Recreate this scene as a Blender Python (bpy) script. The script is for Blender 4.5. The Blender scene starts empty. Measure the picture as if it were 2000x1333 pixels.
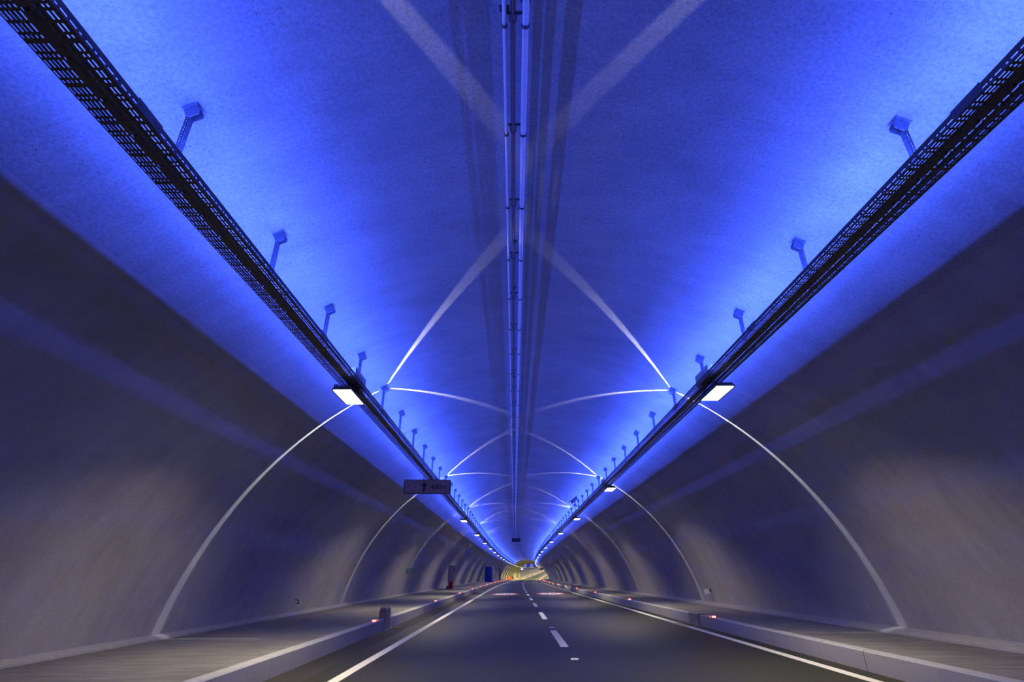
import bpy, math, random
from mathutils import Vector, Matrix

random.seed(7)
SC = bpy.context.scene
COL = SC.collection
R = math.radians

# ------------------------------------------------------------------ camera
EYE = 1.35
cam_d = bpy.data.cameras.new('camera')
cam_d.sensor_width = 36.0
cam_d.lens = 18.0
cam_d.clip_start = 0.05
cam_d.clip_end = 1500
cam = bpy.data.objects.new('camera', cam_d)
COL.objects.link(cam)
cam.location = (0, 0, EYE)
cam.rotation_euler = (R(90 + 24.61), 0, R(0.234))
SC.camera = cam

# ------------------------------------------------------------------ world, exposure
wd = bpy.data.worlds.new('world')
SC.world = wd
wd.use_nodes = True
wd.node_tree.nodes['Background'].inputs[0].default_value = (0.1, 0.12, 0.3, 1)
wd.node_tree.nodes['Background'].inputs[1].default_value = 0.0
vs = SC.view_settings
vs.view_transform = 'Standard'
vs.look = 'None'
vs.gamma = 1.0
vs.use_curve_mapping = False
vs.exposure = 0.0

BLUE = (0.034, 0.080, 1.0)
BLUE_WPM = 42.0      # watts per metre of strip, road side; the wall side gets less
BLUE_OUT = 20.0
LAMP_W = 158.0
LAMP_COL = (1.0, 0.88, 0.52)
FAR_W = 750.0
FAR_COL = (1.0, 0.90, 0.42)
SLIT_W = 1200.0

# ------------------------------------------------------------------ the line of the tunnel
def shift(Y):
    return (Y - 45.0) ** 2 / 5800.0 if Y > 45 else 0.0

def rise(Y):
    return 8.14e-5 * (Y - 196.0) ** 2 if Y > 196 else 0.0

def heading(Y):
    return -math.atan((Y - 45.0) / 2900.0) if Y > 45 else 0.0

def P(X, Y, Z):
    return Vector((X + shift(Y), Y, Z + rise(Y)))

def ys(a, b):
    out = [a]
    y = a
    while y < b - 1e-6:
        y = min(b, y + (12.0 if y < 36 else 6.0))
        out.append(y)
    return out

CX, CZ, CR = 0.37, -2.75 + EYE, 7.62
def wall_x(z, side):
    return CX + side * math.sqrt(CR * CR - (z - CZ) ** 2)
def roof_z(x):
    return CZ + math.sqrt(CR * CR - (x - CX) ** 2)
def road_z(x):
    return -0.05 + 0.10 * (x + 3.65) / 8.91

Y0, Y1 = -30.0, 520.0
LIT_END = 172.0      # where the plain lamps hand over to the strong yellow ones
GAP0, GAP1 = 193.0, 262.0   # stretch with no blue strip

# ------------------------------------------------------------------ materials
def mat(name):
    m = bpy.data.materials.new(name)
    m.use_nodes = True
    nt = m.node_tree
    return m, nt, nt.nodes['Principled BSDF']

def N(nt, typ, **kw):
    n = nt.nodes.new(typ)
    for k, v in kw.items():
        if k.startswith('i_'):
            n.inputs[k[2:].replace('_', ' ')].default_value = v
        else:
            setattr(n, k, v)
    return n

def simple(name, col, rough=0.5, metal=0.0, noise=0.12, scale=30.0):
    m, nt, b = mat(name)
    b.inputs['Roughness'].default_value = rough
    b.inputs['Metallic'].default_value = metal
    tc = N(nt, 'ShaderNodeTexCoord')
    no = N(nt, 'ShaderNodeTexNoise')
    no.inputs['Scale'].default_value = scale
    no.inputs['Detail'].default_value = 4
    nt.links.new(tc.outputs['Object'], no.inputs['Vector'])
    r = N(nt, 'ShaderNodeValToRGB')
    r.color_ramp.elements[0].position = 0.3
    r.color_ramp.elements[1].position = 0.7
    r.color_ramp.elements[0].color = tuple(c * (1 - noise) for c in col) + (1,)
    r.color_ramp.elements[1].color = tuple(min(1, c * (1 + noise)) for c in col) + (1,)
    nt.links.new(no.outputs['Fac'], r.inputs[0])
    nt.links.new(r.outputs[0], b.inputs['Base Color'])
    return m

def emis(name, col, strength):
    m, nt, b = mat(name)
    b.inputs['Base Color'].default_value = (0.8, 0.8, 0.8, 1)
    b.inputs['Emission Color'].default_value = tuple(col) + (1,)
    b.inputs['Emission Strength'].default_value = strength
    m.cycles.emission_sampling = 'NONE'    # the area lights beside it do the lighting
    return m

def mixmul(nt, a, b, fac=1.0):
    x = N(nt, 'ShaderNodeMixRGB', blend_type='MULTIPLY')
    x.inputs[0].default_value = fac
    nt.links.new(a, x.inputs[1])
    nt.links.new(b, x.inputs[2])
    return x.outputs[0]

def ramp(nt, src, p0, c0, p1, c1):
    r = N(nt, 'ShaderNodeValToRGB')
    e = r.color_ramp.elements
    e[0].position, e[1].position = p0, p1
    e[0].color = (c0, c0, c0, 1) if isinstance(c0, float) else c0
    e[1].color = (c1, c1, c1, 1) if isinstance(c1, float) else c1
    nt.links.new(src, r.inputs[0])
    return r.outputs[0]

def lining_material(name='lining_concrete', grain_lo=0.60, pore_at=0.58):
    """sprayed / trowelled concrete: grain, pores, blotches and trowel streaks that run round the arch (UV: u = arc length, v = metres along)"""
    m, nt, b = mat(name)
    uv = N(nt, 'ShaderNodeUVMap')
    def tex(scale, sx=1.0, sy=1.0, detail=5, rough=0.55):
        mp = N(nt, 'ShaderNodeMapping')
        mp.inputs['Scale'].default_value = (sx, sy, 1)
        nt.links.new(uv.outputs[0], mp.inputs[0])
        no = N(nt, 'ShaderNodeTexNoise')
        no.inputs['Scale'].default_value = scale
        no.inputs['Detail'].default_value = detail
        no.inputs['Roughness'].default_value = rough
        nt.links.new(mp.outputs[0], no.inputs['Vector'])
        return no.outputs['Fac']
    big = ramp(nt, tex(0.45), 0.32, 0.80, 0.66, 1.0)
    med = ramp(nt, tex(2.3, 0.6, 1.0, 6, 0.7), 0.30, 0.86, 0.62, 1.0)
    strk = ramp(nt, tex(4.0, 0.22, 1.0, 6, 0.7), 0.33, 0.90, 0.60, 1.0)
    grain = ramp(nt, tex(26.0, 1, 1, 6, 0.85), 0.34, grain_lo, 0.60, 1.0)
    pore = ramp(nt, tex(48.0, 1.0, 0.8, 2, 0.5), 0.30, 0.45, 0.38, 1.0)
    pmask = ramp(nt, tex(1.3, 0.7, 1.0, 4, 0.65), pore_at - 0.16, 0.12, pore_at, 1.0)
    fleck = N(nt, 'ShaderNodeMixRGB')
    fleck.inputs[1].default_value = (1, 1, 1, 1)
    nt.links.new(pmask, fleck.inputs[0])
    nt.links.new(pore, fleck.inputs[2])
    c = mixmul(nt, big, med)
    c = mixmul(nt, c, strk)
    c = mixmul(nt, c, grain)
    c = mixmul(nt, c, fleck.outputs[0])
    base = N(nt, 'ShaderNodeRGB')
    base.outputs[0].default_value = (0.44, 0.424, 0.402, 1)
    c = mixmul(nt, c, base.outputs[0])
    nt.links.new(c, b.inputs['Base Color'])
    b.inputs['Roughness'].default_value = 0.82
    b.inputs['Specular IOR Level'].default_value = 0.25
    bp = N(nt, 'ShaderNodeBump')
    bp.inputs['Strength'].default_value = 0.35
    bp.inputs['Distance'].default_value = 0.02
    nt.links.new(tex(26.0, 0.6, 1.0, 5, 0.7), bp.inputs['Height'])
    nt.links.new(bp.outputs[0], b.inputs['Normal'])
    return m

def ground_material(name, col, s_fine, fine_lo, brush=0.0, rough=0.8, spec=0.3, bump=0.3, patch=0.75, tint=None):
    m, nt, b = mat(name)
    tc = N(nt, 'ShaderNodeTexCoord')
    def tex(scale, sx=1.0, sy=1.0, detail=4, rg=0.6):
        mp = N(nt, 'ShaderNodeMapping')
        mp.inputs['Scale'].default_value = (sx, sy, 1)
        nt.links.new(tc.outputs['Object'], mp.inputs[0])
        no = N(nt, 'ShaderNodeTexNoise')
        no.inputs['Scale'].default_value = scale
        no.inputs['Detail'].default_value = detail
        no.inputs['Roughness'].default_value = rg
        nt.links.new(mp.outputs[0], no.inputs['Vector'])
        return no.outputs['Fac']
    fine = tex(s_fine, 1, 1, 3, 0.7)
    c = mixmul(nt, ramp(nt, fine, 0.35, fine_lo, 0.68, 1.0), ramp(nt, tex(0.8, 1.0, 0.5), 0.3, patch, 0.7, 1.0))
    if brush:
        c = mixmul(nt, c, ramp(nt, tex(9.0, 0.10, 1.0, 5, 0.7), 0.34, 1.0 - brush, 0.62, 1.0))
    base = N(nt, 'ShaderNodeRGB')
    base.outputs[0].default_value = tuple(col) + (1,)
    c = mixmul(nt, c, base.outputs[0])
    nt.links.new(c, b.inputs['Base Color'])
    b.inputs['Roughness'].default_value = rough
    b.inputs['Specular IOR Level'].default_value = spec
    bp = N(nt, 'ShaderNodeBump')
    bp.inputs['Strength'].default_value = bump
    bp.inputs['Distance'].default_value = 0.008
    nt.links.new(fine, bp.inputs['Height'])
    nt.links.new(bp.outputs[0], b.inputs['Normal'])
    return m

M_LIN = lining_material()
M_WALL = lining_material('wall_concrete', 0.86, 0.78)
M_ASPH = ground_material('asphalt', (0.046, 0.047, 0.024), 60.0, 0.16, rough=0.58, spec=0.32, bump=0.35, patch=0.80)
M_GUT = ground_material('worn_asphalt_verge', (0.062, 0.056, 0.050), 70.0, 0.45, rough=0.8, spec=0.2, patch=0.6)
M_WALK = ground_material('brushed_concrete', (0.27, 0.255, 0.235), 55.0, 0.72, brush=0.45, rough=0.85, patch=0.7)
M_KERB = ground_material('kerb_concrete', (0.43, 0.42, 0.43), 42.0, 0.80, rough=0.85, patch=0.8)
def add_pits(m):
    nt = m.node_tree
    b = nt.nodes['Principled BSDF']
    src = b.inputs['Base Color'].links[0].from_socket
    tc = N(nt, 'ShaderNodeTexCoord')
    v = N(nt, 'ShaderNodeTexVoronoi')
    v.inputs['Scale'].default_value = 13.0
    nt.links.new(tc.outputs['Object'], v.inputs['Vector'])
    pit = ramp(nt, v.outputs['Distance'], 0.06, 0.12, 0.13, 1.0)
    nt.links.new(mixmul(nt, src, pit, 0.85), b.inputs['Base Color'])
add_pits(M_KERB)
M_LEDGE = simple('ledge_concrete', (0.33, 0.32, 0.30), 0.8, 0, 0.1, 8)
M_PAINT = simple('road_paint', (0.62, 0.60, 0.58), 0.6, 0, 0.10, 40)
M_RED = simple('red_road_paint', (0.42, 0.07, 0.05), 0.6, 0, 0.12, 40)
M_BLACKP = simple('black_road_paint', (0.03, 0.03, 0.03), 0.6, 0, 0.1, 40)
M_TRAY = simple('galvanised_tray', (0.12, 0.115, 0.11), 0.55, 0.35, 0.12, 25)
M_STEEL = simple('galvanised_steel', (0.13, 0.14, 0.17), 0.45, 0.2, 0.12, 30)
M_CABLE = simple('black_cable', (0.03, 0.03, 0.03), 0.5, 0, 0.1, 30)
M_PIPE = simple('white_plastic_pipe', (0.72, 0.72, 0.74), 0.38, 0, 0.05, 20)
M_ROD = simple('copper_brown_cable', (0.20, 0.085, 0.045), 0.45, 0.1, 0.15, 30)
M_CLIP = simple('dark_steel_clip', (0.08, 0.08, 0.09), 0.5, 0.5, 0.1, 30)
M_HOUSE = simple('lamp_housing_metal', (0.10, 0.10, 0.10), 0.5, 0.4, 0.1, 20)
M_LENS = emis('lamp_glass_lit', (1.0, 0.95, 0.62), 7.0)
M_LENSF = emis('lamp_glass_lit_far', (1.0, 0.95, 0.70), 9.0)
M_STRIP = emis('blue_led_strip_lit', (0.25, 0.42, 1.0), 9.0)
M_REDL = emis('red_led_lit', (1.0, 0.028, 0.016), 30.0)
M_WHT = emis('lit_white_sign', (0.95, 0.97, 1.0), 2.2)
M_SIGNF = simple('sign_frame_dark', (0.035, 0.03, 0.04), 0.5, 0.2, 0.1, 20)
M_SIGN = simple('sign_face_amber', (0.42, 0.24, 0.14), 0.5, 0.0, 0.08, 6)
M_SIGNB = simple('sign_symbol_black', (0.018, 0.016, 0.03), 0.5, 0, 0.1, 20)
M_GREEN = simple('green_sign_face', (0.03, 0.16, 0.11), 0.5, 0, 0.12, 10)
M_GREENW = simple('pale_green_symbol', (0.26, 0.38, 0.34), 0.5, 0, 0.1, 10)
M_WHITE = simple('white_plate', (0.62, 0.62, 0.62), 0.5, 0, 0.08, 30)
M_CAB = simple('grey_cabinet_paint', (0.42, 0.42, 0.41), 0.5, 0, 0.08, 5)
M_CABR = simple('red_cabinet_paint', (0.42, 0.03, 0.02), 0.5, 0, 0.1, 8)
M_BLUEC = simple('blue_booth_plastic', (0.02, 0.08, 0.5), 0.55, 0, 0.15, 3)
M_BLUER = simple('pale_blue_booth_roof', (0.30, 0.38, 0.50), 0.5, 0, 0.1, 5)
M_RUST = simple('rusted_grate', (0.13, 0.055, 0.02), 0.8, 0.2, 0.35, 25)
M_OLDC = ground_material('weathered_concrete_block', (0.42, 0.39, 0.38), 30.0, 0.45, rough=0.9, patch=0.5)
M_ORNG = simple('orange_plastic', (0.75, 0.16, 0.02), 0.5, 0, 0.1, 5)
M_FAN = simple('fan_casing', (0.05, 0.05, 0.06), 0.5, 0.4, 0.1, 5)
M_CCTV = simple('camera_housing', (0.10, 0.10, 0.12), 0.45, 0.1, 0.08, 20)
M_GLASSD = simple('dark_camera_window', (0.01, 0.01, 0.012), 0.12, 0, 0.0, 5)
def translucent(name, col):
    m = bpy.data.materials.new(name)
    m.use_nodes = True
    nt = m.node_tree
    out = nt.nodes['Material Output']
    nt.nodes.remove(nt.nodes['Principled BSDF'])
    d = N(nt, 'ShaderNodeBsdfDiffuse'); t = N(nt, 'ShaderNodeBsdfTranslucent')
    no = N(nt, 'ShaderNodeTexNoise'); no.inputs['Scale'].default_value = 8
    c = ramp(nt, no.outputs['Fac'], 0.3, tuple(x * 0.9 for x in col) + (1,), 0.7, tuple(col) + (1,))
    nt.links.new(c, d.inputs[0]); nt.links.new(c, t.inputs[0])
    mx = N(nt, 'ShaderNodeMixShader'); mx.inputs[0].default_value = 0.35
    nt.links.new(d.outputs[0], mx.inputs[1]); nt.links.new(t.outputs[0], mx.inputs[2])
    nt.links.new(mx.outputs[0], out.inputs[0])
    return m
M_GEAR = translucent('milky_plastic', (0.6, 0.62, 0.65))
M_PILA = simple('smooth_pilaster_concrete', (0.62, 0.60, 0.50), 0.7, 0, 0.06, 3)

# ------------------------------------------------------------------ mesh helpers
class MB:
    def __init__(self):
        self.v, self.f, self.uv = [], [], None
    def box(self, x0, x1, y0, y1, z0, z1, M=None):
        b = len(self.v)
        pts = [(x, y, z) for z in (z0, z1) for y in (y0, y1) for x in (x0, x1)]
        if M is not None:
            pts = [tuple(M @ Vector(p)) for p in pts]
        self.v += pts
        for q in ((0, 2, 3, 1), (4, 5, 7, 6), (0, 1, 5, 4), (2, 6, 7, 3), (0, 4, 6, 2), (1, 3, 7, 5)):
            self.f.append(tuple(b + i for i in q))
        return self
    def prism(self, poly, axis, a, b_, M=None):
        """poly: 2D outline; axis 'x','y','z' is the extrusion direction"""
        n = len(poly)
        base = len(self.v)
        for t in (a, b_):
            for (p, q) in poly:
                pt = {'x': (t, p, q), 'y': (p, t, q), 'z': (p, q, t)}[axis]
                if M is not None:
                    pt = tuple(M @ Vector(pt))
                self.v.append(pt)
        self.f.append(tuple(base + i for i in range(n))[::-1])
        self.f.append(tuple(base + n + i for i in range(n)))
        for i in range(n):
            j = (i + 1) % n
            self.f.append((base + i, base + j, base + n + j, base + n + i))
        return self
    def cyl(self, p, q, r, n=12, r2=None, caps=True):
        p, q = Vector(p), Vector(q)
        d = (q - p).normalized()
        u = d.orthogonal().normalized()
        w = d.cross(u)
        r2 = r if r2 is None else r2
        base = len(self.v)
        for (c, rr) in ((p, r), (q, r2)):
            for i in range(n):
                t = 2 * math.pi * i / n
                self.v.append(tuple(c + rr * (math.cos(t) * u + math.sin(t) * w)))
        for i in range(n):
            j = (i + 1) % n
            self.f.append((base + i, base + j, base + n + j, base + n + i))
        if caps:
            self.f.append(tuple(base + i for i in range(n))[::-1])
            self.f.append(tuple(base + n + i for i in range(n)))
        return self
    def ring(self, c, r0, r1, z0, z1, n=40, M=None):
        """annulus about z"""
        base = len(self.v)
        for i in range(n):
            t = 2 * math.pi * i / n
            for (rr, z) in ((r0, z0), (r1, z0), (r1, z1), (r0, z1)):
                pt = (c[0] + rr * math.cos(t), c[1] + rr * math.sin(t), c[2] + z)
                if M is not None:
                    pt = tuple(M @ Vector(pt))
                self.v.append(pt)
        for i in range(n):
            j = (i + 1) % n
            for k in range(4):
                l = (k + 1) % 4
                self.f.append((base + 4 * i + k, base + 4 * j + k, base + 4 * j + l, base + 4 * i + l))
        return self
    def sweep(self, prof, Ys, closed=False, pathed=True):
        """prof [(x,z)..] carried along the tunnel line"""
        n = len(prof)
        base = len(self.v)
        for Y in Ys:
            for (x, z) in prof:
                self.v.append(tuple(P(x, Y, z)) if pathed else (x, Y, z))
        m = n if closed else n - 1
        for a in range(len(Ys) - 1):
            for i in range(m):
                j = (i + 1) % n
                self.f.append((base + a * n + i, base + a * n + j, base + (a + 1) * n + j, base + (a + 1) * n + i))
        if closed:
            self.f.append(tuple(base + i for i in range(n)))
            self.f.append(tuple(base + (len(Ys) - 1) * n + i for i in range(n))[::-1])
        return self
    def mesh(self, name, m, smooth=False):
        me = bpy.data.meshes.new(name)
        me.from_pydata(self.v, [], self.f)
        me.materials.append(m)
        if smooth:
            for p in me.polygons:
                p.use_smooth = True
        me.update()
        return me
    def build(self, name, m, parent=None, smooth=False, loc=None, rot=None):
        return link(name, self.mesh(name, m, smooth), parent, loc, rot)

def link(name, me, parent=None, loc=None, rot=None):
    o = bpy.data.objects.new(name, me)
    COL.objects.link(o)
    if parent is not None:
        o.parent = parent
    if loc is not None:
        o.location = loc
    if rot is not None:
        o.rotation_euler = rot
    return o

def tag(o, label=None, cat=None, group=None, kind=None):
    if label: o['label'] = label
    if cat: o['category'] = cat
    if group: o['group'] = group
    if kind: o['kind'] = kind
    return o

def empty(name, loc=(0, 0, 0), rot=(0, 0, 0)):
    o = bpy.data.objects.new(name, None)
    COL.objects.link(o)
    o.location = loc
    o.rotation_euler = rot
    o.empty_display_size = 0.1
    return o

def copy_tree(o, parent=None):
    c = o.copy()
    COL.objects.link(c)
    c.parent = parent
    for ch in list(o.children):
        copy_tree(ch, c)
    return c

ORD = ['first', 'second', 'third', 'fourth', 'fifth', 'sixth', 'seventh', 'eighth', 'ninth', 'tenth', 'eleventh', 'twelfth',
       'thirteenth', 'fourteenth', 'fifteenth', 'sixteenth', 'seventeenth', 'eighteenth', 'nineteenth']
TENS = {2: 'twenty', 3: 'thirty', 4: 'forty', 5: 'fifty', 6: 'sixty', 7: 'seventy', 8: 'eighty', 9: 'ninety'}
def ordinal(n):
    """1-based, in words"""
    if n <= 19:
        return ORD[n - 1]
    t, u = divmod(n, 10)
    if n >= 100:
        return 'hundred and ' + ordinal(n - 100) if n > 100 else 'hundredth'
    if u == 0:
        return TENS[t][:-1] + 'ieth'
    return TENS[t] + '-' + ORD[u - 1]

# ================================================================== LARGE STRUCTURE
SPLIT = 3.2 + EYE
def arc_pts(a0, a1, n):
    return [(CX + CR * math.cos(a0 + (a1 - a0) * i / n), CZ + CR * math.sin(a0 + (a1 - a0) * i / n), CR * (a0 + (a1 - a0) * i / n)) for i in range(n + 1)]

def lining(name, a0, a1, n):
    pts = arc_pts(a0, a1, n)
    Ys = ys(Y0, Y1)
    mb = MB()
    mb.sweep([(p[0], p[1]) for p in pts], Ys)
    me = mb.mesh(name, M_WALL if 'wall' in name else M_LIN, True)
    uvl = me.uv_layers.new(name='UVMap')
    k = len(pts)
    for poly in me.polygons:
        for li in poly.loop_indices:
            vi = me.loops[li].vertex_index
            uvl.data[li].uv = (pts[vi % k][2], Ys[vi // k])
    return tag(link(name, me), kind='structure')

ang = lambda z, side: (math.asin((z - CZ) / CR) if side > 0 else math.pi - math.asin((z - CZ) / CR))
LFZ, RFZ = 0.285, 0.405
lining('wall_right', ang(RFZ, 1), ang(SPLIT, 1), 22)
lining('ceiling', ang(SPLIT, 1), ang(SPLIT, -1), 48)
lining('wall_left', ang(SPLIT, -1), ang(LFZ, -1), 22)

# road, verges
KL, KR = -3.65, 5.26
def strip_obj(name, prof, m, closed=True, smooth=False, a=Y0, b=Y1):
    return tag(MB().sweep(prof, ys(a, b), closed=closed).build(name, m, None, smooth), kind='structure')
strip_obj('floor', [(KL + 0.55, road_z(KL + 0.55)), (KR + 0.1, road_z(KR + 0.1)), (KR + 0.1, -0.4), (KL + 0.55, -0.4)][::-1], M_ASPH)
strip_obj('road_verge', [(KL - 0.1, road_z(KL - 0.1) - 0.004), (KL + 0.55, road_z(KL + 0.55) - 0.004), (KL + 0.55, -0.4), (KL - 0.1, -0.4)][::-1], M_GUT)
# kerbs with a small chamfer, laid in 1 m stones: the joints are real gaps
def kerb(name, xf, side, ztop, zroad):
    w = 0.18
    prof = [(xf, zroad - 0.2), (xf, ztop - 0.02), (xf + side * 0.02, ztop), (xf + side * w, ztop), (xf + side * w, zroad - 0.2)]
    if side > 0:
        prof = prof[::-1]
    mb = MB()
    y = Y0
    step = 3.0
    while y < Y1 - 0.01:
        e = min(Y1, y + step)
        mb.sweep(prof, [y + 0.006, e - 0.006], closed=True)
        y = e
    return tag(mb.build(name, M_KERB), kind='structure')
kerb('kerb', KL, -1, 0.235, road_z(KL))
kerb('kerb', KR, 1, 0.325, road_z(KR))
# walkways
WLX, WRX = -6.84, 7.36
strip_obj('walkway', [(WLX - 0.1, 0.215), (KL - 0.18, 0.23), (KL - 0.18, -0.3), (WLX - 0.1, -0.3)][::-1], M_WALK)
strip_obj('walkway', [(KR + 0.18, 0.32), (WRX + 0.1, 0.315), (WRX + 0.1, -0.3), (KR + 0.18, -0.3)][::-1], M_WALK)
# ledges where the lining meets the walkway
lx = wall_x(LFZ, -1); rx = wall_x(RFZ, 1)
strip_obj('trim_1', [(lx - 0.1, LFZ + 0.012), (lx + 0.05, LFZ + 0.005), (WLX - 0.03, 0.252), (WLX, 0.248), (WLX + 0.005, 0.1), (lx - 0.1, 0.1)], M_LEDGE)
strip_obj('trim_2', [(rx + 0.1, RFZ + 0.012), (rx - 0.05, RFZ + 0.005), (WRX + 0.03, 0.352), (WRX, 0.347), (WRX - 0.005, 0.1), (rx + 0.1, 0.1)][::-1], M_LEDGE)

# ------------------------------------------------------------------ road markings
def marking(name, X, w, a, b, m=M_PAINT, h=0.004):
    z0, z1 = road_z(X - w / 2), road_z(X + w / 2)
    return MB().sweep([(X - w / 2, z0 - 0.01), (X + w / 2, z1 - 0.01), (X + w / 2, z1 + h), (X - w / 2, z0 + h)], ys(a, b), closed=True).build(name, m)
tag(marking('edge_line', -2.60, 0.17, Y0, Y1), 'solid white line painted along the left edge of the asphalt', 'road marking')
tag(marking('edge_line', 4.87, 0.17, Y0, Y1), 'solid white line painted along the right edge of the asphalt', 'road marking')
DP = 7.36
dash_far = []
def yg(py, h):       # metres ahead of a ground point seen at image row py
    zc = 1100.0 * h / (py - 1124.6)
    return (zc + 0.4165 * h) / 0.909
d0 = yg(1231.5, 1.335)
n = 0
y = d0 - 2 * DP
while y < 470:
    if y > -8:
        n += 1
        o = marking('lane_dash', 1.04, 0.165, y - 3.45, y)
        if n == 1:
            lab = 'white lane dash in the middle of the road, the closest one, behind the viewpoint'
        if n <= 26:
            tag(o, 'white centre-line dash, %s from the bottom of the picture' % ordinal(max(1, n)), 'road marking', 'dashes of the centre line')
        else:
            tag(o, 'white centre-line dash far up the road where the dashes run together', 'road marking', 'dashes of the centre line')
    y += DP

def disc_marking(X, Yc, words):
    rt = empty('speed_limit_marking', P(X, Yc, road_z(X)), (0, math.atan(-0.0112), heading(Yc)))
    tag(rt, 'round red and white speed limit painted on the %s lane of the road' % words, 'road marking', 'speed limits painted on the road')
    S = Matrix.Diagonal((1, 2.4, 1, 1))
    MB().ring((0, 0, 0), 0.86, 1.10, -0.005, 0.006, 48, S).build('ring', M_RED, rt)
    MB().prism([(0.86 * math.cos(2 * math.pi * i / 48), 2.05 * math.sin(2 * math.pi * i / 48)) for i in range(48)], 'z', -0.005, 0.007).build('disc', M_PAINT, rt)
    text('digits', '70', 1.05, rt, (-0.0, -0.95, 0.0115), (0, 0, 0), M_BLACKP, 0.001, 2.6, align='CENTER')

def text(name, s, size, parent, loc, rot, m, depth=0.003, stretch=1.0, align='CENTER', valign='BOTTOM_BASELINE'):
    c = bpy.data.curves.new(name, 'FONT')
    c.body = s
    c.size = size
    c.align_x = align
    c.align_y = valign
    c.extrude = depth
    c.materials.append(m)
    tmp = bpy.data.objects.new(name + '_tmp', c)
    COL.objects.link(tmp)
    bpy.context.view_layer.update()
    me = bpy.data.meshes.new_from_object(tmp.evaluated_get(bpy.context.evaluated_depsgraph_get()))
    bpy.data.objects.remove(tmp)
    me.name = name
    if not me.materials:
        me.materials.append(m)
    o = bpy.data.objects.new(name, me)
    COL.objects.link(o)
    o.parent = parent
    o.location = loc
    o.rotation_euler = rot
    o.scale = (1, stretch, 1)
    return o
disc_marking(-0.76, 45.6, 'left')
disc_marking(2.88, 45.4, 'right')
for (X, w) in ((-0.85, 'left'), (2.95, 'right')):
    t = text('slow_lettering', 'YAVAŞ', 1.15, None, P(X, 104, road_z(X) + 0.012), (0, math.atan(-0.0112), heading(104)), M_PAINT, 0.002, 3.2)
    tag(t, 'white YAVAŞ lettering painted across the %s lane far ahead' % w, 'road marking', 'lettering painted on the road')
# small cat-eyes between the dashes
for i, py in enumerate((1286.5, 1225.5)):
    Yc = yg(py, 1.33)
    o = MB().prism([(-0.05, 0), (0.05, 0), (0.035, 0.018), (-0.035, 0.018)], 'x', -0.065, 0.065).build('road_stud', M_WHITE, None, loc=P(1.06, Yc, road_z(1.06)))
    tag(o, ('flat reflective stud on the centre line, just %s' % ('before the closest full white dash', 'beyond the closest full white dash')[i]), 'road stud')

# ================================================================== CABLE TRAYS
TW = 0.38
def tray_profile_mesh(Lx=3.96, name='tray_section'):
    """perforated tray: bottom with rows of slots and two lipped sides with one row of slots each; local y along, x across, z up"""
    me = MB()
    wcols = []
    x = -TW / 2
    xb = [x]
    isslot = []
    def add(w, s):
        xb.append(xb[-1] + w)
        isslot.append(s)
    add(0.012, 0)
    for k in range(5):
        add(0.011, 1); add(0.0200, 0)
    add(0.046, 2)                      # plain middle band with cross slots
    for k in range(5):
        add(0.011, 1); add(0.0200, 0)
    rest = TW / 2 - xb[-1]
    xb[-1] += rest
    per = [(0.030, 0), (0.055, 1), (0.022, 0), (0.020, 1), (0.022, 0), (0.055, 1), (0.022, 0), (0.055, 1), (0.022, 0), (0.020, 1), (0.007, 0)]
    n = 12
    yb = [0.0]
    yr = []
    for k in range(n):
        for (w, s) in per:
            yb.append(yb[-1] + w); yr.append(s)
    sc = Lx / yb[-1]
    yb = [v * sc for v in yb]
    def grid(us, vs, us_s, vs_s, f):
        base = len(me.v)
        nu = len(us)
        for v in vs:
            for u in us:
                me.v.append(f(u, v))
        for j in range(len(vs) - 1):
            for i in range(nu - 1):
                if us_s[i] == 1 and vs_s[j] == 1:
                    continue
                if us_s[i] == 2 and vs_s[j] == 0 and (j % 11) in (4,):
                    continue
                me.f.append((base + j * nu + i, base + j * nu + i + 1, base + (j + 1) * nu + i + 1, base + (j + 1) * nu + i))
    grid(xb, yb, isslot, yr, lambda u, v: (u, v, 0.0))
    zs, zsl = [0, 0.022, 0.033, 0.083], [0, 1, 0]
    for sx in (-1, 1):
        grid(zs, yb, zsl, yr, lambda u, v: (sx * TW / 2, v, u))
        me.box(min(sx * TW / 2, sx * (TW / 2 - 0.012)), max(sx * TW / 2, sx * (TW / 2 - 0.012)), 0, Lx, 0.081, 0.083)
    return me.mesh(name, M_TRAY)

def splice_mesh():
    mb = MB()
    for sx in (-1, 1):
        a, b = sorted((sx * (TW / 2 + 0.001), sx * (TW / 2 + 0.005)))
        mb.box(a, b, -0.14, 0.14, 0.006, 0.092)
        for yy in (-0.11, -0.06, 0.06, 0.11):
            mb.cyl((sx * (TW / 2 + 0.004), yy, 0.05), (sx * (TW / 2 + 0.012), yy, 0.05), 0.009, 6)
    mb.box(-TW / 2, TW / 2, -0.005, 0.005, -0.004, -0.001)
    return mb.mesh('splice_plate', M_STEEL)

def strip_light(loc, rot, w, h, power):
    d = bpy.data.lights.new('strip_light', 'AREA')
    d.shape = 'RECTANGLE'
    d.size, d.size_y = w, h
    d.energy = power
    d.color = BLUE
    o = bpy.data.objects.new('strip_light', d)
    COL.objects.link(o)
    o.location = loc
    o.rotation_euler = rot
    return o

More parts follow.
